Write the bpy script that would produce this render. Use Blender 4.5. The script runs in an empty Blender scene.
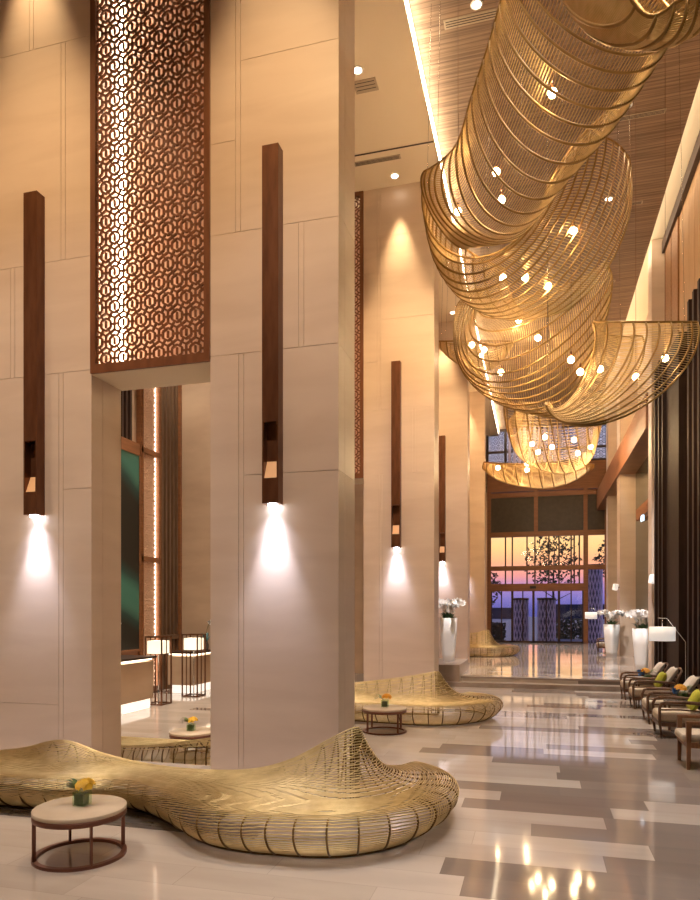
import bpy, math, random
from mathutils import Vector, Matrix
random.seed(7)
PI = math.pi
R = math.radians
SC = bpy.context.scene
C = SC.collection

# ------------------------------------------------------------------ helpers
class MB:
    """collects shapes for ONE mesh object"""
    def __init__(s): s.v = []; s.f = []; s.smooth = []
    def add(s, vs, fs, smooth=False):
        o = len(s.v); s.v += [tuple(p) for p in vs]
        for f in fs: s.f.append(tuple(i + o for i in f)); s.smooth.append(smooth)
        return s
    def box(s, x0, x1, y0, y1, z0, z1):
        vs = [(x0,y0,z0),(x1,y0,z0),(x1,y1,z0),(x0,y1,z0),(x0,y0,z1),(x1,y0,z1),(x1,y1,z1),(x0,y1,z1)]
        return s.add(vs, [(0,3,2,1),(4,5,6,7),(0,1,5,4),(1,2,6,5),(2,3,7,6),(3,0,4,7)])
    def bar(s, a, b, w, h=None, up=(0,0,1)):
        a = Vector(a); b = Vector(b); h = w if h is None else h
        t = (b - a).normalized(); u = Vector(up)
        if abs(t.dot(u)) > .99: u = Vector((0,1,0))
        n = t.cross(u).normalized(); m = n.cross(t)
        vs = [p + n*(sx*w/2) + m*(sy*h/2) for p in (a, b) for sx, sy in ((-1,-1),(1,-1),(1,1),(-1,1))]
        return s.add(vs, [(0,1,2,3),(7,6,5,4),(0,4,5,1),(1,5,6,2),(2,6,7,3),(3,7,4,0)])
    def tube(s, pts, r, n=6, closed=False, cap=True):
        pts = [Vector(p) for p in pts]; N = len(pts)
        rr = r if isinstance(r, (list, tuple)) else [r]*N
        if closed: tg = [(pts[(i+1)%N] - pts[i-1]).normalized() for i in range(N)]
        else: tg = [(pts[min(i+1,N-1)] - pts[max(i-1,0)]).normalized() for i in range(N)]
        u = Vector((0,0,1)) if abs(tg[0].z) < .9 else Vector((1,0,0))
        nr = tg[0].cross(u).normalized(); vs = []
        for i in range(N):
            nr = nr - tg[i]*nr.dot(tg[i])
            nr = nr.normalized() if nr.length > 1e-6 else tg[i].orthogonal().normalized()
            bn = tg[i].cross(nr)
            for k in range(n):
                a = 2*PI*k/n; vs.append(pts[i] + (nr*math.cos(a) + bn*math.sin(a))*rr[i])
        fs = []
        for i in range(N if closed else N-1):
            j = (i+1) % N
            for k in range(n): fs.append((i*n+k, i*n+(k+1)%n, j*n+(k+1)%n, j*n+k))
        if cap and not closed: fs += [tuple(range(n-1,-1,-1)), tuple((N-1)*n+k for k in range(n))]
        return s.add(vs, fs, True)
    def lathe(s, prof, cx=0, cy=0, n=32, sq=0):
        vs = []; fs = []
        for r, z in prof:
            for k in range(n):
                a = 2*PI*k/n; vs.append((cx + r*math.cos(a), cy + r*math.sin(a), z))
        for i in range(len(prof)-1):
            for k in range(n): fs.append((i*n+k, i*n+(k+1)%n, (i+1)*n+(k+1)%n, (i+1)*n+k))
        fs += [tuple(range(n-1,-1,-1)), tuple((len(prof)-1)*n+k for k in range(n))]
        return s.add(vs, fs, True)
    def ball(s, c, r, n=10, m=6, sc=(1,1,1)):
        pr = [(r*math.sin(PI*i/m) if 0 < i < m else r*.02, -r*math.cos(PI*i/m)) for i in range(m+1)]
        o = MB().lathe(pr, n=n)
        return s.add([(c[0]+p[0]*sc[0], c[1]+p[1]*sc[1], c[2]+p[2]*sc[2]) for p in o.v], o.f, True)
    def xf(s, M):
        s.v = [tuple(M @ Vector(p)) for p in s.v]; return s
    def build(s, name, mat, parent=None, bevel=0, loc=None):
        me = bpy.data.meshes.new(name); me.from_pydata(s.v, [], s.f); me.update()
        me.polygons.foreach_set('use_smooth', s.smooth)
        if mat: me.materials.append(mat)
        o = bpy.data.objects.new(name, me); C.objects.link(o)
        if parent: o.parent = parent
        if loc: o.location = loc
        if bevel:
            b = o.modifiers.new('bevel', 'BEVEL'); b.width = bevel; b.segments = 2; b.limit_method = 'ANGLE'
        return o

def tag(o, label=None, cat=None, group=None, kind=None):
    if label: o['label'] = label
    if cat: o['category'] = cat
    if group: o['group'] = group
    if kind: o['kind'] = kind
    return o
def thing(name, label, cat, loc=(0,0,0), rz=0, group=None):
    o = bpy.data.objects.new(name, None); C.objects.link(o)
    o.location = loc; o.rotation_euler = (0,0,rz)
    return tag(o, label, cat, group)
def struct(mb, name, mat, label=None, cat=None, bevel=0, parent=None):
    o = mb.build(name, mat, parent, bevel)
    if not parent: tag(o, label, cat, None, 'structure')
    return o
def copy_tree(o, parent=None):
    c = o.copy(); C.objects.link(c)
    if parent: c.parent = parent
    for ch in [x for x in C.objects if x.parent == o]: copy_tree(ch, c)
    return c
def dup(o, loc, label, rz=None, group=None, scale=None):
    c = copy_tree(o); c.location = loc; c['label'] = label
    if rz is not None: c.rotation_euler = (0,0,rz)
    if group: c['group'] = group
    if scale: c.scale = (scale,)*3
    return c
def cr(p, t):
    """Catmull-Rom through the list of tuples p at t in [0, len-1]"""
    n = len(p); i = min(int(t), n-2); f = t - i
    a, b, c, d = p[max(i-1,0)], p[i], p[i+1], p[min(i+2,n-1)]
    return tuple(.5*((2*y) + (-x+z)*f + (2*x-5*y+4*z-w)*f*f + (-x+3*y-3*z+w)*f*f*f) for x,y,z,w in zip(a,b,c,d))

# ------------------------------------------------------------------ materials
def nmat(name):
    m = bpy.data.materials.new(name); m.use_nodes = True
    nt = m.node_tree; b = nt.nodes['Principled BSDF']
    return m, nt, b
def simple(name, col, rough=.5, metal=0, emit=None, es=0, spec=.5):
    m, nt, b = nmat(name)
    b.inputs['Base Color'].default_value = (*col, 1); b.inputs['Roughness'].default_value = rough
    b.inputs['Metallic'].default_value = metal; b.inputs['Specular IOR Level'].default_value = spec
    if emit: b.inputs['Emission Color'].default_value = (*emit, 1); b.inputs['Emission Strength'].default_value = es
    return m
def noisy(name, c0, c1, scale=(1,1,1), ns=4, rough=.5, metal=0, detail=6, bump=0, lo=.35, hi=.65, dist=0):
    m, nt, b = nmat(name); N, L = nt.nodes, nt.links
    tc = N.new('ShaderNodeTexCoord'); mp = N.new('ShaderNodeMapping'); mp.inputs['Scale'].default_value = scale
    no = N.new('ShaderNodeTexNoise'); no.inputs['Scale'].default_value = ns; no.inputs['Detail'].default_value = detail
    no.inputs['Distortion'].default_value = dist
    ra = N.new('ShaderNodeValToRGB'); e = ra.color_ramp.elements
    e[0].position = lo; e[1].position = hi; e[0].color = (*c0,1); e[1].color = (*c1,1)
    L.new(tc.outputs['Object'], mp.inputs[0]); L.new(mp.outputs[0], no.inputs['Vector'])
    L.new(no.outputs['Fac'], ra.inputs[0]); L.new(ra.outputs[0], b.inputs['Base Color'])
    b.inputs['Roughness'].default_value = rough; b.inputs['Metallic'].default_value = metal
    if bump:
        bu = N.new('ShaderNodeBump'); bu.inputs['Strength'].default_value = bump; bu.inputs['Distance'].default_value = .01
        L.new(no.outputs['Fac'], bu.inputs['Height']); L.new(bu.outputs[0], b.inputs['Normal'])
    return m

M = {}
M['stone'] = noisy('beige_stone', (.64,.50,.39), (.70,.56,.445), (.3,.3,1.5), 2.0, .38, detail=8, dist=.6)
M['plaster'] = simple('cream_plaster', (.80,.68,.52), .8)
M['backstone'] = noisy('warm_stone', (.50,.36,.25), (.58,.43,.30), (.4,.4,1.2), 2, .5)
M['bronze'] = noisy('bronze_metal', (.13,.050,.022), (.19,.078,.036), (2,2,.4), 6, .38, .55)
M['brown'] = noisy('brown_lacquer', (.14,.048,.018), (.19,.068,.026), (3,3,.5), 5, .4, 0)
M['darkbrown'] = noisy('dark_brown_lacquer', (.034,.016,.011), (.050,.024,.016), (3,3,.5), 5, .45, 0)
M['finbrown'] = noisy('deep_brown_stain', (.020,.009,.006), (.030,.014,.010), (3,3,.5), 5, .6, 0)
M['finbrown'].node_tree.nodes['Principled BSDF'].inputs['Specular IOR Level'].default_value = .25
M['wood'] = noisy('warm_wood', (.42,.23,.095), (.52,.31,.145), (6,6,.35), 4, .5, 0)
M['wood_dark'] = noisy('walnut_wood', (.10,.045,.022), (.155,.075,.038), (8,8,1), 5, .4, 0)
M['redwood'] = noisy('reddish_wood', (.23,.095,.038), (.30,.125,.052), (.5,.5,6), 4, .45, 0)
M['brass'] = noisy('brass_wire', (.69,.55,.28), (.82,.68,.38), (1,1,1), 8, .34, .95)
M['shadedbrass'] = noisy('shaded_brass', (.17,.10,.035), (.25,.16,.06), (1,1,1), 8, .4, .9)  # brass painted darker, for the shade on ribs behind the bench wires
M['gold'] = noisy('golden_rod', (.66,.46,.20), (.78,.56,.27), (1,1,1), 8, .42, .8)
M['goldrib'] = noisy('golden_rib', (.34,.21,.075), (.43,.27,.10), (1,1,1), 8, .42, .8)
M['copper'] = simple('copper_brown_metal', (.22,.095,.065), .4, .6)
M['marbletop'] = noisy('cream_table_stone', (.66,.55,.42), (.76,.65,.52), (1,1,1), 3, .25)
M['greytop'] = simple('grey_stone_top', (.20,.19,.19), .25)
M['white'] = simple('white_ceramic', (.90,.90,.90), .3)
M['petal_w'] = simple('white_petals', (.95,.94,.94), .5)
M['petal_o'] = simple('orange_petals', (.90,.42,.02), .5)
M['petal_y'] = simple('yellow_petals', (.90,.55,.03), .5)
M['petal_b'] = simple('blue_petals', (.05,.16,.42), .5)
M['leaf'] = noisy('green_leaf', (.03,.075,.025), (.07,.14,.04), (1,1,1), 9, .4)
M['leaf_light'] = noisy('fresh_green_leaf', (.07,.13,.04), (.16,.22,.06), (1,1,1), 20, .4)
M['leaf_teal'] = simple('bluish_leaf', (.03,.14,.16), .4)
M['cream'] = noisy('cream_upholstery', (.60,.50,.39), (.68,.58,.46), (1,1,1), 40, .9, bump=.2)
M['lime'] = noisy('lime_fabric', (.42,.42,.03), (.52,.52,.06), (1,1,1), 40, .85, bump=.2)
M['offwhite'] = noisy('ivory_fabric', (.74,.66,.58), (.82,.74,.66), (1,1,1), 40, .9, bump=.2)
M['chrome'] = simple('brushed_steel', (.55,.54,.53), .25, 1)
M['black'] = simple('black_metal', (.02,.016,.014), .4)
M['slot'] = simple('dark_slot', (.05,.035,.025), .6)
M['vent'] = simple('vent_cream', (.45,.36,.26), .6)
M['greystone'] = noisy('grey_stone', (.30,.24,.20), (.38,.31,.27), (1,1,1), 4, .3)
M['pinkwall'] = simple('pinkish_plaster', (.58,.37,.26), .7)
M['ledcove'] = simple('cove_led', (1,1,1), .5, 0, (1,.80,.52), 4)
M['flute'] = noisy('brown_fin_paint', (.15,.085,.05), (.20,.12,.07), (3,3,.5), 5, .4)
M['ledline'] = simple('led_line', (1,1,1), .5, 0, (1,.84,.64), 5)
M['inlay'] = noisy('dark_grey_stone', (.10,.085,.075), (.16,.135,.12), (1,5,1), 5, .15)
M['ledsoft'] = simple('soft_led', (1,1,1), .5, 0, (1,.84,.62), 2.5)
M['peach'] = simple('peach_lattice', (.80,.55,.38), .5)
M['led'] = simple('warm_white_led', (1,1,1), .5, 0, (1,.82,.56), 14)
M['ledhot'] = simple('bright_led', (1,1,1), .5, 0, (1,.84,.62), 26)
M['bulb'] = simple('bulb_glow', (1,1,1), .3, 0, (1,.69,.36), 260)
M['down'] = simple('downlight_glow', (1,1,1), .3, 0, (1,.86,.66), 14)
M['cool'] = simple('cool_lamp_glow', (1,1,1), .3, 0, (.85,.88,1), 25)
M['warmslot'] = simple('amber_lamp_glow', (.6,.3,.12), .4, 0, (1,.55,.25), .22)
M['shade'] = simple('white_shade_glow', (.9,.88,.84), .7, 0, (1,.93,.86), .38)
M['lantern'] = simple('lantern_glow', (.9,.85,.75), .7, 0, (1,.86,.62), .9)
M['sign'] = simple('sign_glow', (.8,.9,1), .4, 0, (.55,.80,1), 1.6)
M['darkglass'] = simple('dark_green_glass', (.012,.024,.019), .06, 0)
M['panelgrey'] = noisy('dark_taupe_panel', (.060,.046,.032), (.075,.057,.040), (1,1,1), 5, .5)
M['paving'] = noisy('dusk_paving', (.06,.08,.16), (.10,.12,.22), (1,1,1), 1, .5)
M['farhill'] = simple('distant_block', (.018,.026,.06), .9)
M['trunk'] = simple('tree_bark', (.05,.035,.03), .9)
M['foliage'] = noisy('dark_foliage', (.015,.022,.012), (.03,.04,.02), (1,1,1), 6, .8)
M['lilac'] = noisy('lilac_screen', (.45,.42,.66), (.60,.56,.80), (1,1,1), 4, .7)
M['fairy'] = simple('small_white_lights', (1,1,1), .4, 0, (.9,.95,1), 5)
# greenery vase glass, window glass
def glass(name, tint, f):
    m = bpy.data.materials.new(name); m.use_nodes = True; N, L = m.node_tree.nodes, m.node_tree.links
    N.remove(N['Principled BSDF'])
    t = N.new('ShaderNodeBsdfTransparent'); t.inputs[0].default_value = (*tint,1)
    g = N.new('ShaderNodeBsdfGlossy'); g.inputs['Roughness'].default_value = .04
    x = N.new('ShaderNodeMixShader'); x.inputs[0].default_value = f
    L.new(t.outputs[0], x.inputs[1]); L.new(g.outputs[0], x.inputs[2]); L.new(x.outputs[0], N['Material Output'].inputs[0])
    return m
M['glass'] = glass('window_glass', (.95,.95,.97), .05)
M['vase'] = glass('vase_glass', (.80,.92,.80), .10)

def mat_floor():
    m, nt, b = nmat('polished_stone_planks'); N, L = nt.nodes, nt.links
    def mth(op, a, bb=None, c=None):
        n = N.new('ShaderNodeMath'); n.operation = op
        for i, x in enumerate((a, bb, c)):
            if x is None: continue
            if isinstance(x, (int, float)): n.inputs[i].default_value = x
            else: L.new(x, n.inputs[i])
        return n.outputs[0]
    tc = N.new('ShaderNodeTexCoord'); sp = N.new('ShaderNodeSeparateXYZ'); L.new(tc.outputs['Object'], sp.inputs[0])
    X, Y = sp.outputs[0], sp.outputs[1]
    yr = mth('DIVIDE', mth('ADD', Y, 20.05), .36); row = mth('FLOOR', yr)
    wn = N.new('ShaderNodeTexWhiteNoise'); wn.noise_dimensions = '1D'; L.new(row, wn.inputs['W'])
    xr = mth('ADD', mth('DIVIDE', mth('ADD', X, 30), 1.45), mth('MULTIPLY', wn.outputs['Value'], 7.3)); col = mth('FLOOR', xr)
    cb = N.new('ShaderNodeCombineXYZ'); L.new(row, cb.inputs[0]); L.new(col, cb.inputs[1])
    w2 = N.new('ShaderNodeTexWhiteNoise'); w2.noise_dimensions = '2D'; L.new(cb.outputs[0], w2.inputs['Vector'])
    cx = mth('MULTIPLY', mth('SUBTRACT', col, mth('MULTIPLY', wn.outputs['Value'], 7.3)), 1.45); cx = mth('SUBTRACT', cx, 29.3)
    def smooth(v, a, bb, o0=0, o1=1):
        r = N.new('ShaderNodeMapRange'); r.interpolation_type = 'SMOOTHSTEP'; L.new(v, r.inputs[0])
        for i, q in enumerate((a, bb, o0, o1)): r.inputs[i+1].default_value = q
        return r.outputs[0]
    p = smooth(cx, -1.3, 1.5, .05, .80)
    dark = mth('LESS_THAN', w2.outputs['Value'], p)
    tone = N.new('ShaderNodeSeparateColor'); L.new(w2.outputs['Color'], tone.inputs[0])
    no = N.new('ShaderNodeTexNoise'); no.inputs['Scale'].default_value = 1.7; no.inputs['Detail'].default_value = 7
    mp = N.new('ShaderNodeMapping'); mp.inputs['Scale'].default_value = (.5,2.2,1); L.new(tc.outputs['Object'], mp.inputs[0]); L.new(mp.outputs[0], no.inputs['Vector'])
    def mix(f, a, bb):
        n = N.new('ShaderNodeMix'); n.data_type = 'RGBA'
        if isinstance(f, float): n.inputs[0].default_value = f
        else: L.new(f, n.inputs[0])
        for i, q in ((6, a), (7, bb)):
            if isinstance(q, tuple): n.inputs[i].default_value = (*q,1)
            else: L.new(q, n.inputs[i])
        return n.outputs[2]
    lightc = mix(tone.outputs[0], (.51,.445,.39), (.60,.53,.475))
    darkc = mix(tone.outputs[0], (.23,.19,.17), (.34,.285,.255))
    c = mix(dark, lightc, darkc)
    c = mix(mth('MULTIPLY', smooth(no.outputs['Fac'], .3, .7), .25), c, (.36,.28,.23))
    fx, fy = mth('FRACT', xr), mth('FRACT', yr)
    gap = mth('MAXIMUM', mth('LESS_THAN', fx, .004), mth('LESS_THAN', fy, .012))
    c = mix(mth('MULTIPLY', gap, .35), c, (.22,.18,.15))
    L.new(c, b.inputs['Base Color'])
    b.inputs['Roughness'].default_value = .06; b.inputs['Specular IOR Level'].default_value = .38
    return m
M['floor'] = mat_floor()
def mat_woodceil():
    m, nt, b = nmat('slatted_wood_ceiling'); N, L = nt.nodes, nt.links
    tc = N.new('ShaderNodeTexCoord'); mp = N.new('ShaderNodeMapping'); mp.inputs['Scale'].default_value = (.35,9,1)
    no = N.new('ShaderNodeTexNoise'); no.inputs['Scale'].default_value = 2.5; no.inputs['Detail'].default_value = 8
    L.new(tc.outputs['Object'], mp.inputs[0]); L.new(mp.outputs[0], no.inputs['Vector'])
    ra = N.new('ShaderNodeValToRGB'); e = ra.color_ramp.elements; e[0].position = .36; e[1].position = .64
    e[0].color = (.17,.105,.068,1); e[1].color = (.31,.21,.14,1)
    wv = N.new('ShaderNodeTexWave'); wv.bands_direction = 'Y'; wv.inputs['Scale'].default_value = 3.2; L.new(tc.outputs['Object'], wv.inputs['Vector'])
    mx = N.new('ShaderNodeMix'); mx.data_type = 'RGBA'; mx.blend_type = 'MULTIPLY'
    r2 = N.new('ShaderNodeValToRGB'); r2.color_ramp.elements[0].position = .02; r2.color_ramp.elements[1].position = .14
    r2.color_ramp.elements[0].color = (.62,.60,.58,1)
    L.new(no.outputs['Fac'], ra.inputs[0]); L.new(wv.outputs['Fac'], r2.inputs[0])
    mx.inputs[0].default_value = 1; L.new(ra.outputs[0], mx.inputs[6]); L.new(r2.outputs[0], mx.inputs[7])
    L.new(mx.outputs[2], b.inputs['Base Color']); b.inputs['Roughness'].default_value = .55
    return m
M['woodceil'] = mat_woodceil()
def mat_art():
    m, nt, b = nmat('swirling_green_paint'); N, L = nt.nodes, nt.links
    tc = N.new('ShaderNodeTexCoord'); wv = N.new('ShaderNodeTexWave'); wv.inputs['Scale'].default_value = .10
    mp = N.new('ShaderNodeMapping'); mp.inputs['Rotation'].default_value = (R(35),0,0); L.new(tc.outputs['Object'], mp.inputs[0]); L.new(mp.outputs[0], wv.inputs['Vector'])
    wv.bands_direction = 'Z'; wv.inputs['Distortion'].default_value = 14; wv.inputs['Detail'].default_value = 3; wv.inputs['Detail Scale'].default_value = .35
    ra = N.new('ShaderNodeValToRGB'); e = ra.color_ramp.elements
    e[0].position = .45; e[0].color = (.012,.013,.010,1); e[1].position = .95; e[1].color = (.05,.19,.15,1)
    q = e.new(.72); q.color = (.012,.055,.05,1)
    L.new(wv.outputs['Fac'], ra.inputs[0]); L.new(ra.outputs[0], b.inputs['Base Color']); b.inputs['Roughness'].default_value = .4
    return m
M['art'] = mat_art()

# ------------------------------------------------------------------ camera, world
cam = bpy.data.objects.new('camera', bpy.data.cameras.new('camera')); C.objects.link(cam)
cam.data.sensor_fit = 'HORIZONTAL'; cam.data.sensor_width = 36; cam.data.lens = 36*680/700
cam.data.shift_y = 160/700; cam.location = (0,0,2); cam.rotation_euler = (R(90), 0, R(15.37))
cam.data.clip_end = 500; SC.camera = cam
w = bpy.data.worlds.new('dusk'); SC.world = w; w.use_nodes = True
N, L = w.node_tree.nodes, w.node_tree.links
tc = N.new('ShaderNodeTexCoord'); sp = N.new('ShaderNodeSeparateXYZ'); L.new(tc.outputs['Generated'], sp.inputs[0])
ra = N.new('ShaderNodeValToRGB'); L.new(sp.outputs[2], ra.inputs[0])
cr_ = ra.color_ramp; cr_.elements[0].position = 0; cr_.elements[0].color = (.10,.10,.34,1)
cr_.elements[1].position = 1; cr_.elements[1].color = (.10,.14,.34,1)
for p, c in ((.018,(.22,.18,.50)), (.034,(.42,.24,.48)), (.048,(.85,.33,.30)), (.068,(1.05,.46,.24)), (.09,(1.2,.68,.26)), (.12,(1.2,.74,.36)), (.165,(.80,.66,.72)), (.26,(.66,.68,.95)), (.45,(.2,.26,.52))):
    e = cr_.elements.new(p); e.color = (*c,1)
bg = N['Background']; L.new(ra.outputs[0], bg.inputs[0]); bg.inputs[1].default_value = 1.0

# ------------------------------------------------------------------ setting
ZC = 11.5
fl = MB().box(-11,3.8,-9,7.95,-.5,0).box(-3.9,3.8,7.95,18,-.5,0).box(-5.4,-3.9,10.6,18,-.5,0).box(-11,-3.9,7.95,20,-.5,-.3)
struct(fl, 'floor', M['floor'], 'polished beige and grey stone plank floor of the lobby', 'floor')
struct(MB().box(-5.4,3.8,18.2,38,-.4,.24), 'floor_raised', M['floor'], 'raised polished stone floor beyond the two low steps', 'floor')
struct(MB().box(-3.3,3.8,17.8,18.2,-.4,.12), 'trim_step', M['greystone'], 'lower stone step before the raised floor', 'step')
struct(MB().box(-3.3,3.8,18.19,18.30,.20,.245), 'trim_nosing', M['greystone'], 'grey stone nosing along the raised floor edge', 'step edge')
cl = MB().box(-11.2,-2.0,-9,38,ZC,ZC+.5).box(2.82,3.9,-9,38,ZC+.75,ZC+.95)
struct(cl, 'ceiling', M['plaster'], 'plain cream ceiling borders beside the wooden ceiling', 'ceiling')
struct(MB().box(-2.0,2.82,-9,38,ZC+.3,ZC+.5).box(2.82,2.90,-9,38,ZC+.3,ZC+.33), 'ceiling_wood', M['woodceil'], 'brown slatted wood ceiling above the chandeliers', 'ceiling')
struct(MB().box(-2.02,-1.99,-9,37.6,ZC+.04,ZC+.26), 'trim_cove_light', M['led'], 'bright cove light strip along the wooden ceiling over the columns', 'cove light')
struct(MB().box(2.821,2.845,-9,37.6,ZC+.36,ZC+.62), 'trim_cove_lamp', M['ledcove'], 'bright cove light strip along the wooden ceiling over the window wall', 'cove light')
struct(MB().box(-11,-10.5,-9,20,-.5,ZC), 'wall_left', M['backstone'], 'warm wall behind the reception', 'wall')
struct(MB().box(-11,4,-9.2,-9,-.5,ZC+.8), 'wall_back', M['stone'], 'stone wall behind the viewer', 'wall')
struct(MB().box(3.7,3.9,-9,38,-.4,ZC+.75), 'wall_right', M['stone'], 'stone side wall of the lobby with dark window bays', 'wall')
struct(MB().box(-10.5,-3.5,18.3,18.6,-.5,ZC).box(-3.5,-3.2,15.6,38,-.4,ZC), 'wall_reception', M['backstone'], 'warm stone wall closing the reception end', 'wall')
struct(MB().box(3.31,3.70,-9,20.3,ZC+.30,ZC+.62), 'trim_cornice', M['darkbrown'], 'dark cornice under the ceiling above the window wall', 'cornice')

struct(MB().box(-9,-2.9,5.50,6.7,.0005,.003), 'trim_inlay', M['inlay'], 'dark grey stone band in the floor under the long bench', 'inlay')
# columns, clad in slabs with open joints
def column(x0, x1, yf, dep, pattern, z0=0, name='column', label=''):
    mb = MB(); t = .012; g = .003
    mb.box(x0+t, x1-t, yf+t, yf+dep-t, z0, ZC)
    rows, splits = pattern
    for (a, b, cuts, sub) in rows:
        xs = [x0] + [x0 + (x1-x0)*c for c in cuts] + [x1]
        for i in range(len(xs)-1):
            zs = [a] + [z for (k, z) in sub if k == i] + [b]
            for j in range(len(zs)-1):
                mb.box(xs[i]+g*(i>0), xs[i+1]-g*(i<len(xs)-2), yf, yf+t+.005, max(zs[j]+g, z0), zs[j+1]-g)
                mb.box(xs[i]+g, xs[i+1]-g, yf+dep-t-.005, yf+dep, max(zs[j]+g, z0), zs[j+1]-g)
    for (a, b) in splits:
        for xa, xb in ((x1-t-.005, x1), (x0, x0+t+.005)):
            mb.box(xa, xb, yf+t+.006, yf+dep*.36, max(a+g, z0), b-g); mb.box(xa, xb, yf+dep*.36+.006, yf+dep-t-.006, max(a+g,z0), b-g)
    return struct(mb, name, M['stone'], label, 'column')
PM = ([(-.3,5.05,(.23,.27),[(2,3.6)]), (5.05,6.5,(.70,.74),[]), (6.5,ZC,(.205,.245),[(0,7.6),(2,8.53),(2,10.4),(0,9.6)])],
      [(-.3,3.6),(3.6,5.05),(5.05,6.55),(6.55,8.55),(8.55,10.4),(10.4,ZC)])
PL = ([(-.3,5.05,(.70,.74),[(0,.78),(2,3.55)]), (5.05,6.5,(.24,.28),[]), (6.5,9.3,(.72,.76),[]), (9.3,ZC,(.42,.46),[(2,10.4)])],
      [(-.3,5.05),(5.05,6.5),(6.5,9.3),(9.3,ZC)])
PITCH = 7.5
cw = [('front column', 'big beige stone column standing at the middle of the front golden bench'),
      ('second', 'beige stone column rising behind the second golden bench'),
      ('third', 'beige stone column beside the steps behind the white orchid planter on the stone block'),
      ('fourth', 'narrow-looking beige stone column closest to the glass entrance')]
for i in range(4):
    z0 = 0 if i < 2 else .24
    column(-3.79, -2.183, 7.45+PITCH*i, .72, PM, z0, 'column', cw[i][1])
column(-7.07, -5.45, 7.45, .64, PL, 0, 'column', 'beige stone column behind the low table, before the reception')
column(-7.07, -5.45, 7.45+PITCH, .72, PL, -.3, 'column', 'beige stone column hidden behind the middle of the lobby')

# portals between column pairs: soffit box, back plate, LED, lattice screen
def lattice(x0, x1, z0, z1, y, hexw=.2, bw=.018, th=.02, ax='x'):
    mb = MB(); a = hexw/math.sqrt(3); rowh = 1.5*a
    def seg(p, q):
        if not (x0 <= min(p[0],q[0]) and max(p[0],q[0]) <= x1 and z0 <= min(p[1],q[1]) and max(p[1],q[1]) <= z1):
            # clip crudely: keep only if midpoint inside, clamp
            mx, mz = (p[0]+q[0])/2, (p[1]+q[1])/2
            if not (x0 < mx < x1 and z0 < mz < z1): return
            p = (min(max(p[0],x0),x1), min(max(p[1],z0),z1)); q = (min(max(q[0],x0),x1), min(max(q[1],z0),z1))
            if abs(p[0]-q[0])+abs(p[1]-q[1]) < .01: return
        if ax == 'x': mb.bar((p[0],y,p[1]), (q[0],y,q[1]), bw, th, (0,1,0))
        else: mb.bar((y,p[0],p[1]), (y,q[0],q[1]), bw, th, (1,0,0))
    r = 0; z = z0 - a
    while z < z1 + a:
        x = x0 - hexw + (hexw/2 if r % 2 else 0)
        while x < x1 + hexw:
            pts = [(x + a*math.sin(k*PI/3), z + a*math.cos(k*PI/3)) for k in range(6)]
            inn = [(x + .55*a*math.sin(k*PI/3), z + .55*a*math.cos(k*PI/3)) for k in range(6)]
            mid = [((pts[k][0]+pts[(k+1)%6][0])/2, (pts[k][1]+pts[(k+1)%6][1])/2) for k in range(6)]
            for k in (0,1,2): seg(pts[k], pts[k+1])
            for k in range(6):
                seg(inn[k], inn[(k+1)%6])
                seg(mid[k], ((inn[k][0]+inn[(k+1)%6][0])/2, (inn[k][1]+inn[(k+1)%6][1])/2))
            seg((x, z-.3*a), (x, z+.3*a))
            x += hexw
        z += rowh; r += 1
    return mb
for i in (0,1):
    y = 7.45 + PITCH*i
    x0, x1 = -5.45, -3.79
    struct(MB().box(x0,x1,y+.0,y+.66,4.985,5.02), 'trim_soffit', M['plaster'], ('cream soffit under the big lattice screen between the front columns','cream soffit under the farther lattice screen')[i], 'soffit')
    struct(MB().box(x0,x1,y+.60,y+.66,5.02,ZC), 'wall_portal', M['pinkwall'], ('warm wall glowing behind the big lattice screen','warm wall glowing behind the farther lattice screen')[i], 'wall')
    if i == 0:
        t = thing('lattice_screen', 'tall dark brown fretwork screen backlit between the two front columns', 'screen', (0,0,0), 0, None)
        b = .075
        MB().box(x0+.001,x0+b,y-.03,y-.001,4.99,ZC-.01).box(x1-b,x1-.001,y-.03,y-.001,4.99,ZC-.01).box(x0+.001,x0+b,y-.001,y+.05,5.021,ZC-.01).box(x1-b,x1-.001,y-.001,y+.05,5.021,ZC-.01).box(x0+b,x1-b,y-.03,y-.001,4.99,5.10).box(x0+b,x1-b,y-.001,y+.05,5.02,5.10).box(x0+b,x1-b,y-.03,y+.05,ZC-.1,ZC-.01).build('screen_frame', M['brown'], t)
        lattice(x0+b, x1-b, 5.10, ZC-.1, y+.02, .25, .025, .022).build('fretwork_lattice', M['brown'], t)
        MB().box(x0+.03,x0+.075,y+.55,y+.585,5.03,ZC-.02).box(x0+.01,x0+.04,y+.06,y+.09,5.03,ZC-.02).build('light_strip', M['ledhot'], t)  # second box: added strip, unseen behind the frame, brightens the back wall
        scr = t
    else:
        dup(scr, (0,PITCH,0), 'second fretwork screen, a thin edge seen beside the column behind the front one')

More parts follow.
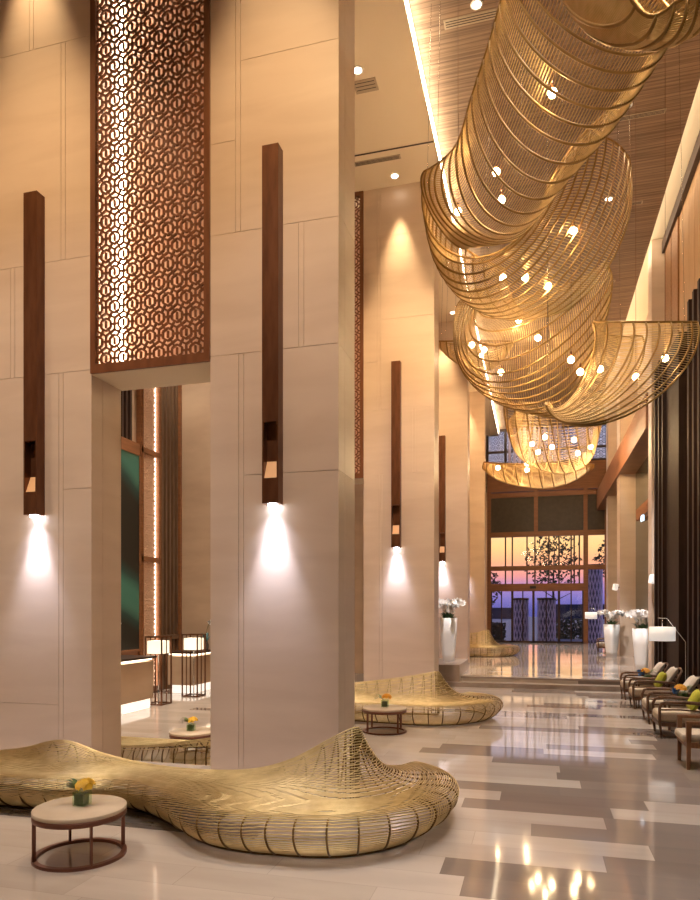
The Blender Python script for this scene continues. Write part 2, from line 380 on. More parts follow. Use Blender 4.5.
# ---- reception side seen through the opening
struct(MB().box(-10.5,-10.42,11,16.28,.6,.9).box(-10.5,-10.38,11,16.28,6.2,6.5).box(-10.5,-10.36,16.28,16.32,-.3,ZC), 'trim_picture_wall', M['redwood'], 'brown timber surround of the reception wall', 'trim')
mb = MB()
for k in range(26): mb.box(-10.5,-10.40,11.1+k*.19,11.18+k*.19,6.5,ZC)
struct(mb, 'trim_slats', M['darkbrown'], 'dark vertical slats above the green painting', 'slats')
t = thing('abstract_painting', 'tall dark painting with swirling green bands behind the reception desk', 'painting', (-10.42,13.6,.95))
MB().box(0,.04,-2.4,2.63,0,5.22).build('canvas', M['art'], t)
MB().box(-.02,.06,2.63,2.67,-.05,5.27).box(-.02,.06,-2.45,-2.4,-.05,5.27).box(-.02,.06,-2.45,2.67,-.06,0).box(-.02,.06,-2.45,2.67,5.22,5.28).build('picture_frame', M['redwood'], t)
t = thing('light_column', 'narrow glowing fretwork strip running up the wall beside the green painting', 'wall light', (0,0,0))
y0, y1 = 16.32, 17.2
zs = [-.2, 3.4, 6.37, 9.3, ZC-.05]
MB().box(-10.5,-10.46,y0,y1,-.3,ZC-.02).build('back_panel', simple('peach_panel', (.75,.48,.33), .6), t)
MB().box(-10.45,-10.42,y1-.10,y1-.075,-.2,ZC-.05).build('light_strip', M['ledline'], t)
lattice(y0+.04, y1-.18, -.2, ZC-.05, -10.38, .24, .022, .02, 'y').build('fretwork_lattice', M['peach'], t)
fm = MB()
for z in zs: fm.box(-10.46,-10.32,y0,y1,z-.07,z+.07)
fm.box(-10.46,-10.32,y0-.0,y0+.05,-.3,ZC-.02).box(-10.46,-10.32,y1-.04,y1+.06,-.3,ZC-.02).build('panel_frame', M['redwood'], t)
mb = MB()
for k in range(9): mb.box(-10.45,-10.33 - (k%2)*.05,17.32+k*.104,17.38+k*.104,-.3,ZC-.02)
mb.box(-10.5,-10.30,17.28,18.25,1.15,1.28)
struct(mb, 'trim_fluting', M['flute'], 'dark vertical fins beside the glowing fretwork strip', 'slats')
struct(MB().box(-10.5,-10.25,18.22,18.3,-.3,ZC-.02), 'trim_edge', M['redwood'], 'brown edge board at the reception corner', 'trim')

def desk(loc, L_, W_, H_, label):
    t = thing('reception_desk', label, 'desk', loc)
    MB().box(-W_,-.02,0,L_,.22,H_-.12).build('desk_body', M['backstone'], t)
    MB().box(-W_+.1,-.06,.06,L_-.06,0,.22).build('glowing_plinth', simple('plinth_glow', (1,.95,.9), .5, 0, (1,.9,.78), .75), t)
    MB().box(-W_-.02,.06,-.03,L_+.03,H_-.05,H_).build('counter_top', M['darkbrown'], t)
    MB().box(-W_+.02,-.04,.02,L_-.02,H_-.09,H_-.05).build('light_strip', M['ledsoft'], t)
desk((-8.75,11.2,-.3), 3.1, .8, 1.22, 'long reception desk with glowing base below the green painting')
desk((-9.1,16.9,-.3), 1.3, .8, 1.14, 'shorter reception desk by the dark wall fins, partly behind the front column')
def lantern(loc, label):
    t = thing('floor_lantern', label, 'lamp', loc, 0, 'cage lanterns by the reception desks')
    h, s = 1.66, .22; mb = MB()
    for sx in (-1,1):
        for sy in (-1,1): mb.box(sx*s-.015,sx*s+.015,sy*s-.015,sy*s+.015,0,h)
        mb.box(sx*s-.012,sx*s+.012,-s,s,0,.03).box(sx*s-.012,sx*s+.012,-s,s,h-.03,h)
        mb.box(-s,s,sx*s-.012,sx*s+.012,0,.03).box(-s,s,sx*s-.012,sx*s+.012,h-.03,h)
        mb.box(sx*s-.01,sx*s+.01,-.01,.01,0,h)
    mb.build('cage_frame', M['bronze'], t)
    MB().box(-.19,.19,-.19,.19,1.24,1.55).build('lamp_shade', M['lantern'], t)
    MB().tube([(0,0,.0),(0,0,1.2)], .012).box(-.1,.1,-.1,.1,0,.02).build('lamp_stem', M['chrome'], t)
lantern((-8.93,14.8,-.3), 'square cage lantern at the end of the long reception desk')
lantern((-8.86,16.45,-.3), 'square cage lantern in front of the shorter reception desk')

# ---------------------------------------------------------------- flowers
def flower(mb, c, r, n=5, face=None):
    c = Vector(c); f = Vector(face if face else (random.uniform(-1,1),random.uniform(-1,.3),random.uniform(-.2,.6))).normalized()
    u = f.orthogonal().normalized(); v = f.cross(u); a0 = random.random()*6
    for k in range(n):
        a = a0 + 2*PI*k/n; d = u*math.cos(a)+v*math.sin(a); e = u*-math.sin(a)+v*math.cos(a)
        p = [c, c+d*r*.55+e*r*.42+f*.1*r, c+d*r+f*.12*r, c+d*r*.55-e*r*.42+f*.1*r]
        mb.add(p, [(0,1,2,3)], True)
def leaf(mb, base, tip, w, n=6):
    base, tip = Vector(base), Vector(tip); d = tip-base; sd = d.cross(Vector((0,0,1))).normalized()*w
    vs = []
    for i in range(n+1):
        t = i/n; p = base + d*t + Vector((0,0,.35*d.length*math.sin(t*PI)*.6)); q = math.sin(PI*min(.98,t*.9+.08))
        vs += [p - sd*q, p + Vector((0,0,-.1*w)), p + sd*q]
    fs = []
    for i in range(n): fs += [(i*3,i*3+1,i*3+4,i*3+3),(i*3+1,i*3+2,i*3+5,i*3+4)]
    mb.add(vs, fs, True)
def orchid_planter(loc, label):
    t = thing('orchid_planter', label, 'planter', loc, 0, 'tall white orchid planters')
    # tapered square planter with rounded corners
    vs = []; fs = []; prof = [(.15,0),(.17,.2),(.215,.75),(.24,1.22),(.215,1.22),(.20,1.12)]; n = 24
    for r, z in prof:
        for k in range(n):
            a = 2*PI*k/n; ca, sa = math.cos(a), math.sin(a); q = (abs(ca)**5+abs(sa)**5)**(-1/5)
            vs.append((r*ca*q, r*sa*q, z))
    for i in range(len(prof)-1):
        for k in range(n): fs.append((i*n+k,i*n+(k+1)%n,(i+1)*n+(k+1)%n,(i+1)*n+k))
    fs += [tuple(range(n-1,-1,-1)), tuple((len(prof)-1)*n+k for k in range(n))]
    MB().add(vs, fs, True).build('pot', M['white'], t)
    lm = MB()
    for k in range(34):
        a = random.random()*6.3; r = random.uniform(.1,.34)
        leaf(lm, (.1*math.cos(a),.1*math.sin(a),1.14), (r*math.cos(a),r*math.sin(a),1.2+random.uniform(.0,.18)), .045)
    lm.build('foliage', M['leaf'], t)
    for k in range(9):
        a = k*2*PI/9+.3; L_ = random.uniform(.34,.52); h = random.uniform(.44,.58)
        pts = [(L_*s*s*math.cos(a)*1.0+.05*math.cos(a), L_*s*s*math.sin(a)+.05*math.sin(a), 1.15+h*math.sin(s*1.9)/.95) for s in [i/9 for i in range(10)]]
        st = MB().tube(pts, .006, 5).build('flower_stem', M['leaf'], t)
        fb = MB()
        for s in range(3,10):
            p = pts[s]
            for q in range(3): flower(fb, (p[0]+random.uniform(-.05,.05),p[1]+random.uniform(-.05,.05),p[2]+random.uniform(-.06,.04)), random.uniform(.07,.095))
        fb.build('blossom', M['petal_w'], st)
    return t
op = orchid_planter((-2.4,19.2,.56), 'tall white planter of white orchids on the grey stone block by the steps')
dup(op, (2.97,21.5,.24), 'tall white planter of white orchids nearest the drum-shaded floor lamp', 1.1)
dup(op, (2.72,27.4,.24), 'tall white planter of white orchids farthest along the window wall', 2.3)
struct(MB().box(-3.2,-1.95,17.9,20.3,0,.56), 'trim_plinth', M['greystone'], 'grey stone block beside the steps carrying a white planter', 'plinth', .01)

def desk_orchid(loc, label, dirx, vm):
    t = thing('potted_orchid', label, 'flowers', loc, 0, 'single orchids on the reception desks')
    MB().lathe([(.05,0),(.075,.06),(.08,.16),(.055,.24),(.05,.26)]).build('vase', vm, t)
    lm = MB()
    for k in range(7):
        a = k*.9; leaf(lm, (0,0,.24), (.2*math.cos(a),.2*math.sin(a),.3+.1*(k%3)), .05)
    lm.build('foliage', M['leaf_teal'], t)
    pts = [(dirx*.35*s*s, .12*s*s, .24+.62*math.sin(s*2.0)) for s in [i/9 for i in range(10)]]
    st = MB().tube(pts, .007, 5).build('flower_stem', M['leaf'], t)
    fb = MB()
    for s in range(5,10):
        for q in range(3): flower(fb, [pts[s][i]+random.uniform(-.03,.03) for i in range(3)], .07)
    fb.build('blossom', M['petal_w'], st)
desk_orchid((-9.0,12.75,.92), 'white orchid with bluish leaves in a small vase on the long reception desk', .8, M['marbletop'])
desk_orchid((-9.2,17.8,.84), 'white orchid spray on the shorter reception desk beside the column', .9, M['greytop'])

# ---------------------------------------------------------------- coffee tables
def coffee_table(loc, label):
    t = thing('coffee_table', label, 'table', loc, 0, 'round low tables by the benches')
    MB().lathe([(.353,.365),(.362,.37),(.362,.395),(.357,.40)], n=64).build('tabletop', M['marbletop'], t)
    MB().lathe([(.350,.325),(.362,.325),(.362,.366),(.350,.366)], n=64).build('apron', M['copper'], t)
    ring = MB(); n = 64; vs = []
    for k in range(n):
        a = 2*PI*k/n
        for r, z in ((.323,0),(.363,0),(.363,.025),(.323,.025)): vs.append((r*math.cos(a), r*math.sin(a), z))
    ring.add(vs, [(k*4+j, k*4+(j+1)%4, ((k+1)%n)*4+(j+1)%4, ((k+1)%n)*4+j) for k in range(n) for j in range(4)])
    ring.build('base_ring', M['copper'], t)
    for k in range(4):
        a = -PI/2 + k*PI/2 + .88
        o = MB().box(-.009,.009,-.014,.014,.02,.33).build('leg', M['copper'], t)
        o.location = (.347*math.cos(a), .347*math.sin(a), 0); o.rotation_euler = (0,0,a+PI/2)
    return t
ct = coffee_table((-3.59,4.76,0), 'round stone-topped low table in front of the front golden bench')
dup(ct, (-2.42,10.95,0), 'round stone-topped low table before the second golden bench')
dup(ct, (-5.22,9.66,-.3), 'round stone-topped low table seen through the opening between the columns')
def centrepiece(loc, label, mat, kind=0, rz=0):
    t = thing('flower_vase', label, 'flowers', loc, rz)
    s = .055
    MB().box(-s,s,-s,s,0,.115).build('vase', M['vase'], t, .006)
    lm = MB()
    for k in range(8): lm.box(-s*.8+k*.0105,-s*.8+k*.0105+.006,-s*.75,s*.75,.008,.095)
    lm.build('leaf_lining', M['leaf_light'], t)
    fm = MB()
    for k in range(46):
        a = random.random()*6.3; e = random.uniform(.1,1.2); r = .075
        c = (.035+r*math.cos(a)*math.cos(e)*.9, r*math.sin(a)*math.cos(e), .155+r*math.sin(e)*.8)
        flower(fm, c, .032, 5, (c[0]-.02,c[1],c[2]-.12))
    fm.build('blossom', mat, t)
    gm = MB()
    for k in range(9): leaf(gm, (-.02,0,.11), (-.15-random.random()*.04,-.07+.017*k,.12+.025*(k%4)), .017)
    gm.build('fern_leaf', M['leaf_light'], t)
    if kind:
        bm = MB()
        for k in range(20): flower(bm, (.05+random.uniform(-.02,.05),-.08+random.uniform(-.04,.03),.12+random.uniform(-.03,.05)), .032)
        bm.build('blue_blossom', M['petal_b'], t)
    return t
centrepiece((-3.60,4.80,.40), 'small glass cube of yellow-orange flowers on the front low table', M['petal_y'])
centrepiece((-2.42,10.98,.40), 'small glass cube of orange flowers on the low table before the second golden bench', M['petal_o'])
centrepiece((-5.25,9.66,.10), 'small vase of yellow flowers on the low table beyond the column opening', M['petal_y'])

# ---------------------------------------------------------------- golden wire benches
def bench(label, knots, dirsign=1, loc=(0,0,0), dens=1.0, nsec=170, ribstep=.20, zs=.37, backwires=True):
    """knots: spine x, spine y, facing angle (deg), depth, back height"""
    t = thing('wire_bench', label, 'bench', loc, 0, 'golden wire benches round the columns')
    S = []; nK = len(knots)-1
    for i in range(nsec+1): S.append(cr(knots, nK*i/nsec))
    def section(k):
        x, y, a, w_, hb = k; d = (math.cos(R(a)), math.sin(R(a)))
        fan = abs(a + 90*dirsign) > 6
        bk = 0 if fan else -.10
        e = max(hb - zs, .01)
        ctrl = [(w_-.26,.03),(w_-.20,.045),(w_-.09,.12),(w_-.015,.22),(w_-.005,.29),(w_-.06,.352),(w_-.17,zs),
                (w_*.62,zs-.005),(w_*.40,zs+.07*e),(w_*.24,zs+.26*e),(w_*.12,zs+.62*e),(.045,hb-.05*e),(0,hb),
                (bk*.55,hb-.03-.1*e),(bk,hb*.72),(bk,.2),(bk*.7,.04)]
        q = []
        NV = 96
        dens_pts = [cr(ctrl, (len(ctrl)-1)*j/240) for j in range(241)]
        ln = [0]
        for j in range(240): ln.append(ln[-1] + math.hypot(dens_pts[j+1][0]-dens_pts[j][0], dens_pts[j+1][1]-dens_pts[j][1]))
        # front/top part (to the crest) and back part get fixed shares so wires stay on the same feature
        jc = min(range(241), key=lambda j: abs((len(ctrl)-1)*j/240 - 12))
        nf = 74
        for m in range(nf+1):
            tl = ln[jc]*m/nf; j = next(j for j in range(241) if ln[j] >= tl-1e-9); q.append(dens_pts[j])
        nb = 22
        for m in range(1,nb+1):
            tl = ln[jc] + (ln[-1]-ln[jc])*m/nb; j = next((j for j in range(241) if ln[j] >= tl-1e-9), 240); q.append(dens_pts[j])
        return [(x + d[0]*s, y + d[1]*s, z) for s, z in q]
    G = [section(k) for k in S]
    wm = MB(); nv = len(G[0])
    for j in range(nv):
        if j % 2 and j > 75: continue
        if j > 78 and not backwires: continue
        wm.tube([g[j] for g in G], .0056, 4)
    wm.build('wire_weave', M['brass'], t)
    # ribs at even spacing along the front edge
    acc = 0; last = 0; picks = [0]
    for i in range(1, nsec+1):
        a, b = G[i-1][28], G[i][28]; acc += math.dist(a, b)
        if acc - last >= ribstep: picks.append(i); last = acc
    if picks[-1] != nsec: picks.append(nsec)
    for i in picks:
        k = S[i]; cx, cy = k[0]+math.cos(R(k[2]))*k[3]*.45, k[1]+math.sin(R(k[2]))*k[3]*.45
        gi = G[i]; pp = []
        for m in range(0, len(gi), 2):
            a = Vector(gi[max(m-1,0)]); b = Vector(gi[min(m+1,len(gi)-1)]); tn = (b-a).normalized(); hd = Vector((math.cos(R(k[2])), math.sin(R(k[2])), 0))
            nrm = Vector((-hd.x*tn.z, -hd.y*tn.z, tn.dot(hd)))   # outward in the section plane
            nrm = nrm if nrm.length > 1e-6 else Vector((0,0,1))
            pp.append(Vector(gi[m]) + nrm.normalized()*(-.006 + .026*min(1, max(0, (m-12)/12))))
        MB().tube(pp, .0095, 5).build('rib', M['shadedbrass'], t)
    # base rail along the floor
    MB().tube([(g[0][0],g[0][1],.018) for g in G], .016, 6).tube([(g[-1][0],g[-1][1],.018) for g in G], .016, 6).build('base_rail', M['shadedbrass'], t)
    # inner shell that closes the weave below the wires (seen as gold between them)
    return t
K1 = [(-8,6.4,-90,.95,.38),(-7,6.35,-90,.88,.38),(-6.2,6.3,-90,.82,.39),(-5.5,6.3,-90,.82,.47),(-4.97,6.3,-90,.82,.585),(-4.45,6.3,-90,.74,.47),(-3.9,6.3,-90,.58,.39),(-3.3,6.28,-90,.85,.375),(-2.75,6.3,-90,1.27,.41),(-2.35,6.36,-90,1.44,.52),(-2.02,6.46,-89,1.54,.70),
      (-1.83,6.50,-80,1.54,.80),(-1.76,6.53,-62,1.40,.83),(-1.74,6.54,-40,1.20,.83),(-1.73,6.55,-8,1.03,.83),(-1.73,6.56,25,.98,.82),(-1.74,6.57,55,.95,.80)]
bench('long golden wire bench curving around the foot of the front columns', K1)
K2 = [(-4.8,6.3,-90,.9,.45),(-4.2,6.3,-90,1.0,.52),(-3.6,6.28,-90,1.05,.58),(-3.0,6.3,-90,1.15,.66),(-2.5,6.38,-90,1.30,.73),(-2.10,6.46,-88,1.42,.80),(-1.90,6.52,-75,1.42,.83),(-1.88,6.53,-45,1.30,.83),(-1.87,6.54,-10,1.22,.83),(-1.87,6.55,25,1.15,.82),(-1.88,6.56,55,1.05,.80)]
bench('golden wire bench behind the second round table, below the second column', K2, 1, (.06,6.35,0), nsec=110)
bench('small-looking golden wire bench on the raised floor near the glass entrance', [(-4,6.3,-90,1.1,.85)]+[(a,b,c,d,e*1.18) for a,b,c,d,e in K2[4:]], 1, (.03,20.6,.24), nsec=70)
K4 = [(-7.2,8.3,90,.9,.38),(-6.2,8.3,90,.9,.40),(-5.4,8.3,90,.9,.42),(-4.9,8.3,90,.92,.47),(-4.4,8.3,90,.92,.55),(-4.0,8.3,90,.92,.62)]
bench('golden wire bench glimpsed through the opening between the two front columns', K4, -1, (0,0,-.3), nsec=60, ribstep=.13, backwires=False)

# ---------------------------------------------------------------- wall sconces
def sconce(loc, label):
    t = thing('wall_sconce', label, 'wall lamp', loc, 0, 'long bronze column sconces')
    w_, d_, h = .10, .15, 4.17
    b = MB().box(-w_,w_,-d_,0,.98,h).box(-w_,w_,-d_,0,.04,.33).box(-w_,-w_+.02,-d_,0,.33,.98).box(w_-.02,w_,-d_,0,.33,.98).box(-w_+.02,w_-.02,-.04,0,.33,.98)
    b.build('lamp_body', M['bronze'], t)
    # sloping reflector in the slot
    MB().add([(-w_+.02,-.13,.335),(w_-.02,-.13,.335),(w_-.02,-.045,.54),(-w_+.02,-.045,.54)], [(0,1,2,3)]).build('slot_lamp', M['warmslot'], t)
    MB().lathe([(.055,.02),(.055,.04)], 0, -.075, 20).build('lens', M['cool'], t)
    return t
sc = sconce((-2.96,7.449,3.19), 'long bronze sconce on the big front column')
dup(sc, (-6.25,7.449,3.18), 'long bronze sconce on the column behind the front low table')
dup(sc, (-3.02,7.449+PITCH,3.35), 'long bronze sconce on the column behind the second golden bench')
dup(sc, (-3.0,7.449+2*PITCH,3.55), 'long bronze sconce on the column above the orchid planter on the stone block')

# ---------------------------------------------------------------- chandeliers
SH = {
'S0': [((0.17,6.58,8.53),(0.2,6.28,7.91),(0.42,5.92,7.76)),((0.22,6.6,7.84),(0.44,6.24,7.05),(0.79,5.82,6.76)),((0.38,6.53,7.93),(0.69,6.1,6.74),(1.06,5.68,6.66)),((0.52,6.37,8.09),(0.92,5.96,6.67),(1.19,5.51,6.63)),((0.68,6.2,8.4),(1.13,5.7,6.66),(1.38,5.36,6.73)),((0.88,5.95,8.71),(1.34,5.45,6.83),(1.61,5.11,6.83))],
'S1': [((-1.67,10.33,8.7),(-1.5,10.48,7.99),(-1.01,10.72,7.67)),((-1.4,10.19,8.72),(-1.07,10.18,7.61),(-0.1,10.45,7.72)),((-1.11,9.96,8.81),(-0.61,9.79,7.34),(0.2,9.91,8.01)),((-0.87,9.61,9.19),(-0.22,9.27,7.49),(0.5,9.26,8.06)),((-0.6,9.17,9.54),(0.16,8.75,7.83),(0.98,8.67,8.11)),((-0.38,8.71,9.81),(0.44,8.21,8.06),(1.26,8.02,8.13)),((-0.19,8.24,10.06),(0.68,7.66,8.18),(1.5,7.46,8.22)),((0.03,7.68,10.27),(0.92,7.1,8.31),(1.74,6.91,8.29))],
'S2': [((-1.75,10.82,8.89),(-0.99,10.93,7.59),(0.17,11.35,8.86)),((-1.68,11.05,8.61),(-0.77,11.09,7.32),(0.59,11.78,9.63)),((-1.57,11.39,8.5),(-0.49,11.38,7.16),(0.96,12.19,10.0)),((-1.36,11.76,8.37),(-0.18,11.77,7.13),(1.32,12.6,10.1)),((-1.05,12.16,8.26),(0.15,12.18,7.18),(1.57,12.88,9.94)),((-0.56,12.6,8.15),(0.6,12.71,7.41),(1.64,13.1,9.64))],
'S3': [((-1.01, 13.41, 8.27),(-0.23, 14.04, 8.26),(1.27, 14.14, 8.79)), ((-0.92, 12.92, 8.01),(-0.55, 12.81, 7.15),(1.24, 13.51, 8.5)), ((-1.13, 12.86, 7.98),(-0.64, 12.58, 6.27),(1.35, 13.54, 8.16)), ((-1.34, 13.11, 7.98),(-0.68, 12.88, 6.02),(1.29, 13.84, 7.64)), ((-1.51, 13.38, 7.93),(-0.55, 13.33, 5.88),(1.07, 13.98, 7.05)), ((-1.58, 13.67, 7.7),(-0.13, 13.86, 5.9),(0.82, 14.23, 6.67))],
'S4': [((1.94, 14.01, 7.24),(1.37, 13.76, 6.02),(0.21, 13.02, 5.81)), ((1.37, 13.76, 7.2),(0.99, 13.44, 6.07),(0.18, 12.91, 5.77)), ((0.96, 13.02, 7.19),(0.74, 12.75, 6.0),(0.15, 12.49, 5.65)), ((1.43, 12.94, 7.12),(0.94, 12.5, 5.77),(0.15, 12.28, 5.57)), ((1.92, 12.97, 7.08),(1.2, 12.36, 5.6),(0.15, 12.18, 5.53)), ((2.4, 13.1, 7.08),(1.45, 12.33, 5.5),(0.17, 12.08, 5.48)), ((2.75, 13.3, 7.12),(1.71, 12.5, 5.45),(0.22, 12.09, 5.46))],
'S5': [((-1.05,24.6,9.48),(-1.04,25.12,8.85),(-0.6,25.76,9.72)),((-0.96,24.11,9.12),(-0.52,25.27,7.48),(-0.07,26.94,9.72)),((-0.23,24.1,9.13),(0.38,25.51,6.97),(0.49,27.41,9.74)),((0.6,24.33,9.13),(1.22,25.74,6.97),(1.31,27.64,9.74)),((1.51,24.89,9.15),(1.91,25.93,7.48),(1.96,27.5,9.65)),((2.27,25.72,9.26),(2.3,26.04,8.85),(2.25,26.75,9.41))],
'S6': [((-1.99,26.94,7.77),(-2.03,27.44,7.56),(-1.83,28.02,7.94)),((-1.55,26.54,7.62),(-1.41,27.61,7.12),(-1.15,28.72,8.01)),((-0.62,26.59,7.54),(-0.46,27.88,6.88),(-0.48,29.22,8.03)),((0.3,26.84,7.54),(0.5,28.14,6.84),(0.44,29.47,8.03)),((1.29,27.32,7.58),(1.42,28.39,7.12),(1.31,29.4,7.97)),((2.16,28.28,7.73),(2.19,28.6,7.64),(2.14,29.0,7.84))],
'S7': [((-2.47,17.37,8.88),(-2.48,17.67,8.87),(-2.42,18.0,9.09)),((-2.14,17.04,8.72),(-2.13,17.77,8.51),(-2.22,18.47,9.2)),((-1.6,17.09,8.69),(-1.55,17.93,8.2),(-1.76,18.7,9.24)),((-1.08,17.33,8.72),(-1.0,18.08,8.35),(-1.17,18.76,9.2)),((-0.62,17.98,8.92),(-0.6,18.19,8.87),(-0.68,18.38,9.05))],
}
BU = {'S0': [(.9,5.75,7.5)],
'S1': [(0.18,8.55,8.23),(-0.56,9.91,8.25),(-1.14,10.26,7.97),(-0.5,10.13,7.97)],'S2': [(0.59,11.88,8.3),(-0.19,11.56,7.48),(0.18,11.87,7.43),(-0.54,11.47,7.47)],'S3': [(-0.32,12.77,7.29),(0.02,13.07,7.04),(-1.19,13.05,7.03),(-0.66,13.2,6.51),(-0.99,13.42,7.05)],
'S4': [(0.6, 13.02, 6.56), (0.75, 12.86, 6.27), (1.11, 13.16, 6.39), (1.71, 13.12, 6.18), (2.2, 13.15, 6.48)],'S5': [(0.28,25.49,8.23),(-0.17,25.67,8.05),(0.52,25.34,7.82),(1.29,25.87,8.15),(1.42,25.7,7.63),(1.88,25.93,7.87),(0.04,25.42,7.69)],
'S6': [(-1.48,27.39,7.6),(-0.37,27.48,7.71),(-0.38,28.1,7.6)], 'S7': [(-1.4,17.9,8.6)]}
LB = {'S0': ('golden basket chandelier cut by the top edge of the view, overlapping the long trough', 70, 11, .008, .018),
'S1': ('long golden trough chandelier sweeping down from the top of the view', 80, 21, .0072, .019),
'S2': ('golden shell chandelier with a tall upturned rim below the long trough', 120, 14, .0065, .019),
'S3': ('deep golden bowl chandelier hanging against the cove light in front of the columns', 112, 15, .0065, .019),
'S4': ('flat-rimmed golden boat chandelier hanging close to the dark window fins', 84, 14, .0068, .018),
'S5': ('small-looking golden bowl chandelier high in front of the entrance', 62, 11, .0105, .021),
'S6': ('shallow golden dish chandelier lowest of all, above the entrance doors', 52, 11, .0105, .021),
'S7': ('golden dish chandelier mostly hidden, its tip beside the third column', 30, 9, .011, .018)}
for key, ribs in SH.items():
    label, nr, nrib, rr, rb = LB[key]
    t = thing('chandelier', label, 'chandelier', (0,0,0), 0, 'golden wire chandeliers down the hall')
    if key == 'S4':
        nr_ = lambda p: (p[0]*.93, p[1]*.93, 2+(p[2]-2)*.93)
        ribs = [tuple(nr_(p) for p in r) for r in ribs]; BU[key] = [nr_(p) for p in BU[key]]
    flat = [sum(r, ()) for r in ribs]; nK = len(flat)-1
    def U(u, v):
        q = cr(flat, nK*u); Lp, Bp, Rp = Vector(q[0:3]), Vector(q[3:6]), Vector(q[6:9])
        mid = (Lp+Rp)/2; th = v*PI/2
        return mid + (Rp-Lp)/2*math.sin(th) + (Bp-mid)*math.cos(th)
    wm = MB(); NU = 46
    for k in range(nr+1):
        v = -1 + 2*k/nr
        wm.tube([U(i/NU, v) for i in range(NU+1)], rr, 3, cap=False)
    wm.build('wire_netting', M['gold'], t)
    for k in range(nrib+1):
        MB().tube([U(k/nrib, -1+2*j/26) for j in range(27)], rb, 5).build('rib', M['goldrib'], t)
    for v in (-1, 1): MB().tube([U(i/NU, v) for i in range(NU+1)], rb*1.15, 5).build('rim', M['goldrib'], t)
    for b in BU[key]:
        o = MB().ball((0,0,0), .055 if key not in ('S5','S6') else .085, 12, 8).build('bulb', M['bulb'], t); o.location = b
        MB().tube([(0,0,.05),(0,0,.14)], .016, 6).build('lamp_holder', M['bronze'], o)
        MB().tube([(0,0,.14),(0,0,ZC+.3-b[2])], .003, 4).build('cord', M['bronze'], o)
    for u, v in ((.12,-1),(.12,1),(.88,-1),(.88,1)):
        p = U(u, v); MB().tube([p, (p.x*.96,p.y,ZC+.3)], .0035, 4).build('suspension_cable', M['chrome'], t)

# ---------------------------------------------------------------- ceiling fittings
def downlight(x, y, z, label, r=.07):
    t = thing('downlight', label, 'ceiling light', (x,y,z), 0, 'round recessed ceiling lights')
    MB().lathe([(r,-.004),(r,-.012),(r+.03,-.012),(r+.03,-.001)], n=24).build('trim_ring', M['white'], t)
    MB().lathe([(.01,-.016),(r,-.013),(r,-.005)], n=24).build('lamp', M['down'], t)
DL = [(-3.04,11.57,ZC,'recessed ceiling light beside the small vent, past the front column'),(-3.0,14.6,ZC,'recessed ceiling light washing the top of the second column'),
 (-.94,11.15,ZC+.3,'recessed light in the wooden ceiling beside the slot diffuser'),(1.69,14.15,ZC+.3,'recessed light in the wooden ceiling above the upturned shell chandelier'),(1.65,17.26,ZC+.3,'recessed light in the wooden ceiling seen through the rim of the shell chandelier'),
 (-2.6,21.8,ZC,'recessed ceiling light washing the top of the third column')]
for x, y, z, lb in DL: downlight(x, y, z, lb)
def slot_vent(x0, x1, y, z, label, wd=.13):
    t = thing('ceiling_vent', label, 'vent', (x0,y,z), 0, 'slot vents in the ceilings')
    MB().box(0,x1-x0,-wd/2,wd/2,-.015,-.001).build('vent_frame', M['vent'], t)
    mb = MB()
    for k in range(3): mb.box(.03,x1-x0-.03,-wd*.34+k*wd*.27,-wd*.34+k*wd*.27+.014,-.019,-.014)
    mb.build('grille', M['slot'], t)
slot_vent(-3.2,-2.78,11.95,ZC,'small louvred vent in the plain ceiling past the front column', .3)
slot_vent(-3.75,-2.75,14.0,ZC,'long slot vent in the plain ceiling before the second column')
slot_vent(-1.5,-.5,11.4,ZC+.3,'slot diffuser in the wooden ceiling beside the long trough chandelier', .18)
slot_vent(1.0,2.44,14.5,ZC+.3,'slot diffuser in the wooden ceiling near the upturned shell chandelier')
slot_vent(1.3,2.45,17.6,ZC+.3,'slot diffuser in the wooden ceiling behind the shell chandelier')
slot_vent(1.1,2.25,21.6,ZC+.3,'slot diffuser in the wooden ceiling above the boat chandelier')
struct(MB().box(-11,-2.02,13.72,13.76,ZC-.006,ZC-.001), 'trim_ceiling_joint', M['slot'], 'dark joint line across the plain ceiling', 'joint')

# ---------------------------------------------------------------- window wall on the far side
def fins(ys, x0, x1, z1s, name, label):
    mb = MB()
    for i, y in enumerate(ys): mb.box(x0, x1, y-.07, y+.07, 0, z1s[i % len(z1s)])
    struct(mb, name, M['finbrown'], label, 'window fins')
fins([18.95,18.4,17.87], 2.92, 3.2, (8.2,), 'trim_fins_1', 'three dark vertical fins beside the light stone pier')
struct(MB().box(3.0,3.3,16.3,17.75,0,8.1), 'trim_panel', M['finbrown'], 'dark brown upright panel between the fins and the glass', 'panel')
struct(MB().box(3.25,3.28,15.1,16.3,0,8), 'window_1', M['darkglass'], 'tall dark glass bay behind the floor lamp', 'window')
struct(MB().box(3.20,3.30,15.7,15.76,0,8.0).box(3.2,3.3,15.1,16.3,2.2,2.26), 'window_1_frame', M['finbrown'], 'thin frame of the tall dark glass bay', 'window frame')
fins([14.95,14.5,14.05,13.6], 2.92, 3.2, (8.2,), 'trim_fins_2', 'dark vertical fins at the edge of the view')
fins([7.3,6.9,6.5,6.1], 2.92, 3.2, (8.2,), 'trim_fins_3', 'dark vertical fins outside the view')
struct(MB().box(3.25,3.28,7.4,13.5,0,8), 'window_2', M['darkglass'], 'wide dark glass bay outside the view', 'window')
struct(MB().box(3.30,3.36,-9,20.3,0,8.1), 'wall_bay', M['finbrown'], 'dark backing behind the window bays', 'wall')
mb = MB()
for k in range(40): mb.box(3.42,3.48,-3+k*.6,-3+k*.6+.585,8.1,ZC+.3)
struct(mb, 'wall_panels', M['wood'], 'warm wood panels high above the dark window fins', 'wall')
